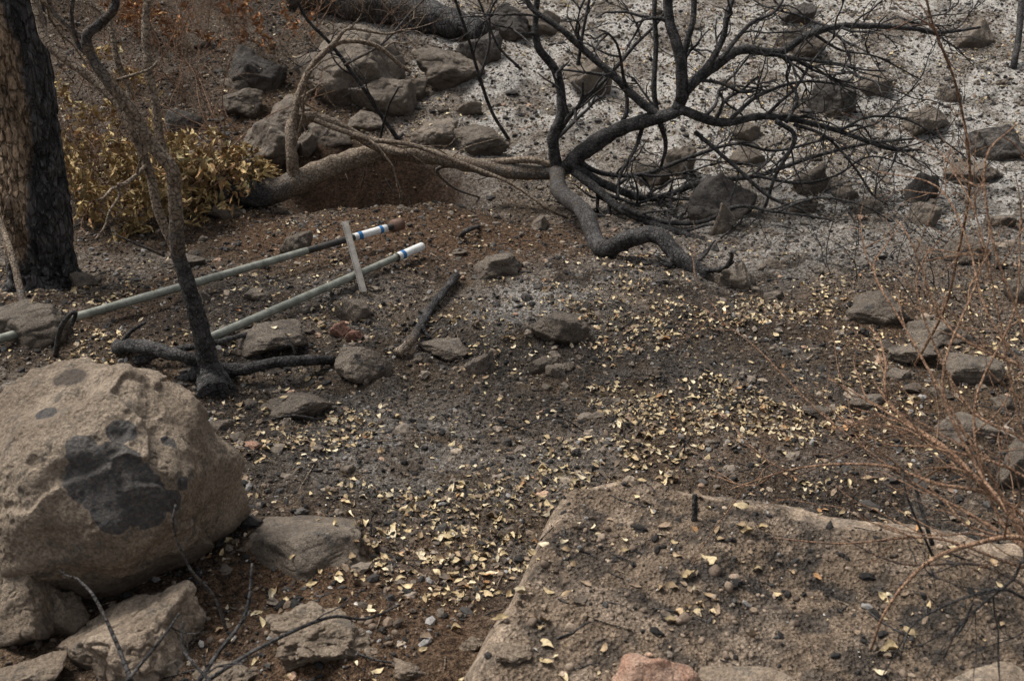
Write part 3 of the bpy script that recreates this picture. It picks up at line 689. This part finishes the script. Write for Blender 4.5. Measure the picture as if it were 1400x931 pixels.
# ---- charred logs
lg=Tubes()
br([(162,482,'g'),(205,484),(255,496,yb+.03),(320,508),(385,508,yb+.1),(457,500,'g')],24,17,1,14,0,y=5,T_=lg,rough=.25) 
br([(185,502,'g'),(230,485),(290,480,yb+.25),(350,462,'g')],17,8,1,9,0,y=5,T_=lg,rough=.2)
br([(168,478,'g'),(180,462),(200,448,5.2)],11,5,1,7,0,y=5,T_=lg)
br([(375,488,'g'),(395,478),(405,492,'g')],8,4,1,7,0,y=5,T_=lg)
lg.v=[v+np.array([0,0,.03]) for v in lg.v]; lg.out('charred_log',M_bark)
lg=Tubes(); br([(543,492,'g'),(562,470,5.35),(583,446),(600,418),(625,384,'g')],16,15,[.2,.6,1,1],12,0,y=5.4,T_=lg,rough=.22)
br([(588,472,'g'),(582,455),(586,440,5.6)],8,8,1,7,0,y=5.4,T_=lg); lg.v=[v+np.array([0,0,.03]) for v in lg.v]; lg.out('charred_branch',M_bark)
lg=Tubes(); br([(76,487,'g'),(80,455),(92,432,5.0),(106,428),(98,445,5.0)],9,6,1,8,0,y=5.3,T_=lg); lg.out('charred_stick',M_bark)
lg=Tubes(); q=G(949,712); lg.add([q,q+np.array([0,0,.045]),q+np.array([-.003,.01,.09])],[.011,.01,.008],8,1,4,.25); lg.out('charred_stick',M_bark)
for pl,a in (([(630,325,'g'),(640,318,7.2),(655,312,'g')],12),([(700,592,'g'),(760,575),(800,594,'g')],3),([(360,580,'g'),(400,572,4.5),(440,578,'g')],4)):
    lg=Tubes(); br(pl,a,a*.8,.8,8,0,y=5,T_=lg); lg.v=[v+np.array([0,0,.012]) for v in lg.v]; lg.out('charred_stick',M_bark)
lg=Tubes(); q0,q1=G(480,22),G(660,62); q0[2]+=.14;q1[2]+=.12; lg.add([q0+np.array([-.6,.3,.1]),q0,(q0+q1)/2+np.array([0,.05,.03]),q1],[.2,.2,.17,.12],24,[.5,.6,.6,1],12,.25); lg.out('fallen_log',M_bigbark)

# ---------------------------------------------------------------- pipes
def metal(name,c1,c2,met=.3,rough=.5,grime=.6):
    m=NT(name); n=m.noise(14,3,.7); f=m.noise(110,3,.7)
    c=m.mix(m.ramp(n,.35,.65),c1,c2); c=m.mix(m.math('MULTIPLY',m.ramp(f,.52,.66),grime),c,(.09,.075,.06))
    m.l(c,m.b.inputs['Base Color']); m.b.inputs['Metallic'].default_value=met; m.b.inputs['Roughness'].default_value=rough
    m.l(m.bump(f,.0015,.5),m.b.inputs['Normal']); return m.m
M_pipe=metal('galvanised_steel',(.15,.16,.135),(.26,.265,.23),.2,.6); M_stake=metal('weathered_steel',(.16,.15,.135),(.23,.215,.195),.1,.7)
M_white=metal('white_paint',(.55,.55,.53),(.68,.68,.66),0,.5,.4)
M_blue=metal('blue_paint',(.02,.12,.30),(.03,.16,.38),0,.5,.4); M_black=metal('black_rubber',(.02,.02,.02),(.05,.045,.04),0,.7); M_rust=metal('rusty_cap',(.10,.055,.04),(.17,.11,.08),.2,.7)
def seg(tb,a,b_,t0,t1,r,mi,sub=6,sag=0.):
    t=np.linspace(t0,t1,sub); pts=a[None]+(b_-a)[None]*t[:,None]
    tb.add(pts,r,20,0,1,0,0,True,mi)
mats=[M_pipe,M_white,M_blue,M_black,M_rust]
def rest_line(pa_,pb_,ya,yb_,r,clear=.0):
    t=np.linspace(0,1,120)
    for k in np.linspace(1.03,.8,60):
        a=P(*pa_,ya*k)
        for k2 in np.linspace(1.02,.93,12):
            b=P(*pb_,yb_*k2); L=a[None]+(b-a)[None]*t[:,None]
            if (L[:,2]-H(L[:,0],L[:,1])).min()>r+clear: return a,b
    return a,b
ga=G(-160,509)
a,b_=rest_line((-160,509),(549,306),float(ga[1]),7.6,.0235)
r=.0235
def at(px):
    lo=0;hi=1
    for _ in range(40):
        t=(lo+hi)/2; w=a+(b_-a)*t; q=w-np.array([0,0,CH]); col=700+700/T*q[0]/(q[1]*cp-q[2]*sp)
        if col<px: lo=t
        else: hi=t
    return lo
pa=Tubes()
seg(pa,a,b_,0,at(78),r,0,10); seg(pa,a,b_,at(74),at(84),r*1.3,0); seg(pa,a,b_,at(78),at(300),r,0,10); seg(pa,a,b_,at(300),at(420),r*.97,0,10)
seg(pa,a,b_,at(420),at(485),r*.9,3); seg(pa,a,b_,at(484),at(528),r*1.05,1); seg(pa,a,b_,at(489),at(494),r*1.12,2); seg(pa,a,b_,at(518),at(522),r*1.12,2); seg(pa,a,b_,at(527),at(540),r*.9,3); seg(pa,a,b_,at(536),1,r*1.75,4)
pa.out('metal_pipe',mats,True)
pipeA=(a.copy(),b_.copy())
ga=G(284,466); gb=G(577,342)
a,b_=rest_line((284,463),(577,337),float(ga[1]),float(gb[1]),.0235)
pb=Tubes()
seg(pb,a,b_,0,at(490),r,0,12); seg(pb,a,b_,at(488),at(544),r*.92,0,5); seg(pb,a,b_,at(541),at(577),r*1.15,1); seg(pb,a,b_,at(548),at(552),r*1.22,2); seg(pb,a,b_,at(541),at(543),r*1.18,3)
pb.out('metal_pipe',mats,True)
g1=G(497,404); g1[2]+=.02
best=None
for yy in np.linspace(5.9,7.6,60):
    g0=P(471,303,yy); t=np.linspace(0,1,40); L=g1[None]+(g0-g1)[None]*t[:,None]
    dmin=min(np.linalg.norm(L[:,None]-(A_+(B_-A_)*np.linspace(0,1,300)[:,None])[None],axis=2).min() for A_,B_ in ((a,b_),pipeA))
    cl=(L[3:,2]-H(L[3:,0],L[3:,1])).min()
    sc_=abs(dmin-.035)+max(0,.0-cl)*3
    if best is None or sc_<best[0]: best=(sc_,g0)
g0=best[1]
dv=g1-g0; dv/=np.linalg.norm(dv); sd=np.cross(dv,[0,0,1]); sd/=np.linalg.norm(sd); up=np.cross(sd,dv)
pr=[(-.02,0),(.02,0),(.02,.010),(.017,.010),(.017,.003),(-.017,.003),(-.017,.010),(-.02,.010)]
up=up if up[2]>0 else -up
V=[];F=[]
for k,g in enumerate((g0,g1)):
    for (u,w) in pr: V.append(g+sd*u+up*w)
F4=[(i,(i+1)%8,8+(i+1)%8,8+i) for i in range(8)]+[(0,1,4,5),(1,2,3,4),(0,5,6,7),(8,13,12,9),(9,12,11,10),(8,15,14,13)]
make('metal_stake',V,F4,M_stake,smooth=False)
M_brick=rock_mat('brick_clay',(.24,.125,.09),(.30,.16,.115),(.18,.12,.10),3)
add_rock(465,463,30,22,mat=M_brick,p=40,name='broken_brick',deep=.7,dirtk=.6); add_rock(484,468,26,16,mat=M_brick,p=40,name='broken_brick',dirtk=.6)

# ---------------------------------------------------------------- right-hand twiggy shrub
sh=Tubes()
def sb(pl,r0,r1,ch=.0,kids=2,kl=.3):
    r0*=1.3;r1*=1.5
    pts=path(pl); pts[1:-1]+=rng.normal(0,.012,(len(pts)-2,3)); q=sh.add(pts,[r0,r1],6,ch,5,.05,1)
    for _ in range(kids):
        i=int(rng.integers(1,len(q)-1)); d=q[i]-q[i-1]; sh.grow(q[i],d/(np.linalg.norm(d)+1e-9)+rng.normal(0,.45,3),kl*rng.uniform(.5,1.4),max(r0*.4,.0018),1,ch,.25,0.,2)
sb([(1560,900,2.3),(1470,800),(1400,735),(1340,650),(1290,605),(1240,572),(1200,530,2.9)],.009,.002,0,6)
sb([(1470,800,2.4),(1400,752),(1320,745),(1250,775),(1215,830),(1190,890,2.3)],.006,.002,.1,4)
sb([(1430,730,2.5),(1360,680),(1290,662),(1200,640),(1100,650),(1000,668,2.9)],.005,.0015,.3,5)
sb([(1450,800,2.4),(1380,700),(1300,560),(1240,450),(1200,380),(1215,330,3.2)],.004,.0015,.3,5)
sb([(1420,760,2.4),(1330,700),(1230,640),(1120,560),(1040,480),(960,420,3.2)],.004,.0012,.4,5)
sb([(1250,500,3.4),(1285,430),(1310,350),(1330,250),(1300,130),(1270,20),(1262,-30,3.0)],.004,.002,0,3,.2)
sb([(1470,780,2.5),(1420,650),(1395,480),(1360,330),(1345,220),(1390,170,3.0)],.004,.0015,.1,6)
sb([(1460,760,2.5),(1430,560),(1350,420),(1320,330),(1290,260),(1200,235,3.3)],.0035,.0012,.3,6)
sb([(1460,700,2.6),(1400,600),(1330,560),(1270,480),(1250,400),(1270,340,3.2)],.004,.0012,.2,6)
sb([(1480,640,2.7),(1420,520),(1330,470),(1290,440),(1240,330),(1225,300,3.2)],.004,.0012,.2,6)
sb([(1480,800,2.4),(1380,770),(1270,740),(1150,742),(1060,735,2.7)],.004,.0012,.4,5)
sb([(1470,860,2.3),(1380,700),(1330,640),(1290,520),(1330,400),(1350,340,3.0)],.005,.0014,.0,6)
sb([(1480,720,2.6),(1400,600),(1370,440),(1330,300),(1300,230,3.2)],.003,.0012,.3,5)
sb([(1500,880,2.2),(1430,780),(1370,700),(1340,560),(1380,420),(1395,300,3.0)],.005,.0014,.1,6)
sb([(1500,780,2.5),(1400,660),(1290,620),(1210,600),(1150,570,3.0)],.004,.0014,.3,5)
sb([(1275,745,2.6),(1262,700),(1250,660,2.7)],.005,.003,1,0); sb([(1275,760,2.6),(1240,680),(1235,640,2.7)],.003,.0015,1,0)
sb([(1500,860,2.3),(1420,800),(1330,770),(1240,760),(1150,735,2.7)],.004,.0015,.6,4)
sb([(1500,840,2.3),(1410,770),(1370,800),(1310,860),(1290,900,2.2)],.004,.0015,.7,4)
sb([(1500,840,2.3),(1420,830),(1340,810),(1260,850),(1230,900,2.2)],.004,.0015,.9,4)
sb([(1380,600,2.8),(1300,590),(1200,600),(1100,640),(1060,630,3.0)],.003,.001,.5,4)
g=G(1560,900); sh.add([g,P(1560,900,2.3)],[.012,.008],8,0,3,.05)
g=np.array([P(1470,800,2.4)[0]+.1,2.4,0]); g[2]=float(Z(g[:1],g[1:2])[0]); sh.add([g,P(1470,790,2.4)],[.01,.006],8,0,3,.05)
sh.out('twiggy_shrub',M_twig)
sh=Tubes()
sb([(310,862,2.75),(285,820),(262,770),(248,720),(240,690,2.8)],.004,.0025,.6,0)
sb([(262,945,2.3),(300,890),(332,835),(345,770,2.6)],.006,.003,1,2,.12)
sb([(262,945,2.3),(340,895),(440,855),(500,845),(548,826,2.7)],.005,.002,1,3,.12)
sb([(185,945,2.2),(160,880),(130,830),(105,790,2.5)],.005,.002,.7,1,.1)
sb([(170,935,2.2),(215,875),(245,838,2.5)],.004,.002,1,1,.1); sb([(300,945,2.2),(255,900),(250,850,2.5)],.004,.002,1,1,.1)
sh.out('dead_stems',M_bark)

# ---------------------------------------------------------------- brush upper left
def brush(name,roots,Lr,n,r,lvl,ch,mat=M_twig,up=.05):
    t=Tubes()
    for i in range(n):
        a,b=roots[int(rng.integers(len(roots)))]; g=G(a+rng.normal(0,25),b+rng.normal(0,10)); t.grow(g,(rng.normal(0,.7),rng.normal(0,.4),rng.uniform(.4,1.3)),Lr*rng.uniform(.5,1.2),r*rng.uniform(.5,1.2),lvl,ch,.28,up-.02)
    t.out(name,mat); return t
brush('dead_brush',[(120,130),(200,120),(260,150),(330,80),(150,60),(400,60),(300,200),(450,20),(230,60)],1.1,46,.006,2,.35)
brush('dead_brush',[(60,250),(140,200),(300,120),(520,110),(480,60),(560,60)],.8,26,.005,2,.5)
brush('charred_brush',[(1150,230),(1220,210),(1300,240),(1060,330),(1180,380),(1270,400),(1330,420)],.6,22,.004,2,.9,M_bark)
def dry_shrub(name,roots,n,Lr,nl,spread,pal,ls=.036):
    t=Tubes()
    for i in range(n):
        a,b=roots[i%len(roots)]; g=G(a+rng.normal(0,10),b)
        t.grow(g,(rng.normal(0,.6),rng.normal(0,.5),1.0),Lr*rng.uniform(.6,1.2),.006,2,.4,.25,.0)
    V=np.concatenate(t.v); V=V[V[:,2]>H(V[:,0],V[:,1],False)+.08]
    ncl=max(14,nl//26); cl=V[rng.choice(len(V),ncl)]
    ci=rng.choice(ncl,nl); u=rng.random(nl); dirc=rng.normal(0,1,(ncl,3))*np.array([1,1,.3]); dirc[:,2]-=.9; dirc/=np.linalg.norm(dirc,axis=1)[:,None]
    c=cl[ci]+dirc[ci]*(u*.26)[:,None]+rng.normal(0,spread,(nl,3)); c[:,2]=np.maximum(c[:,2],H(c[:,0],c[:,1],False)+.02)
    ob=t.out(name,M_twig)
    b,bf=leafbase(nl); b[:,:,1]*=.5
    cols=pick(nl,*pal)
    fo=scatter('foliage',b[0],bf,c[:,0],c[:,1],c[:,2],ls*(1+.25*rng.normal(size=nl)).clip(.5,1.6),rotm(nl,.8),cols,M_leaf,True,0,b); fo.parent=ob
pal=([(.34,.24,.11),(.44,.33,.16),(.20,.135,.065),(.32,.19,.09),(.25,.21,.11)],[4,3,3,1.4,1.6])
dry_shrub('dry_shrub',[(215,290),(240,300),(270,295),(300,280),(230,305),(285,290)],24,.62,2500,.022,pal,.042)
dry_shrub('dry_shrub',[(110,280),(150,270),(100,230),(140,300),(180,240)],20,.8,1300,.025,pal,.038)
dry_shrub('scorched_shrub',[(230,75),(300,60),(370,70),(180,50)],16,.8,900,.03,([(.30,.14,.06),(.22,.10,.045),(.35,.20,.09)],[3,3,2]))

tl=Tubes()
for i in range(1900):
    y_=2.2+8.8*rng.random()**.8; x_=(rng.random()*2-1)*(.56*y_+.3); a=rng.random()*6.28; L=.028*math.exp(rng.normal(.2,.6)); rr=rng.uniform(.001,.0035)*(1 if L<.06 else 1.3)
    ts=np.array([-1,-.3,.4,1])*L; xx=x_+np.cos(a)*ts+rng.normal(0,L*.06,4); yy=y_+np.sin(a)*ts+rng.normal(0,L*.06,4); z_=Z(xx,yy)
    zl=np.linspace(z_[0],z_[-1],4); zl+=max(0,(z_-zl).max())+rr*.6
    tl.add(np.stack([xx,yy,zl],1),[rr,rr*.6],5,float(rng.choice([1,1,1,.1])),1,0,0,True)
tl.out('twig_litter',M_bark)

# ---------------------------------------------------------------- camera, light
cam=bpy.data.cameras.new('camera'); co=bpy.data.objects.new('camera',cam); scene.collection.objects.link(co)
co.location=(0,0,CH); co.rotation_euler=(math.pi/2-PITCH,0,0); cam.sensor_width=36; cam.lens=18/T; cam.clip_end=600; cam.clip_start=.05
cam.dof.use_dof=True; cam.dof.focus_distance=5.5; cam.dof.aperture_fstop=5.0
scene.camera=co
w=bpy.data.worlds.new('World'); scene.world=w; w.use_nodes=True; nt=w.node_tree; bg=nt.nodes['Background']
sk=nt.nodes.new('ShaderNodeTexSky'); sk.sky_type='NISHITA'; sk.sun_disc=False; el=60; az=-62
sk.sun_elevation=math.radians(el); sk.sun_rotation=math.radians(az); sk.dust_density=3
hs=nt.nodes.new('ShaderNodeHueSaturation'); hs.inputs['Saturation'].default_value=.2; nt.links.new(sk.outputs[0],hs.inputs['Color']); nt.links.new(hs.outputs[0],bg.inputs['Color']); bg.inputs['Strength'].default_value=.15
sl=bpy.data.lights.new('sun','SUN'); sl.energy=5.0; sl.angle=math.radians(26); sl.color=(1,.955,.89)
so=bpy.data.objects.new('sun',sl); scene.collection.objects.link(so)
s=Vector((math.sin(math.radians(az))*math.cos(math.radians(el)),math.cos(math.radians(az))*math.cos(math.radians(el)),math.sin(math.radians(el))))
so.rotation_euler=s.to_track_quat('Z','Y').to_euler(); so.location=(0,0,12)
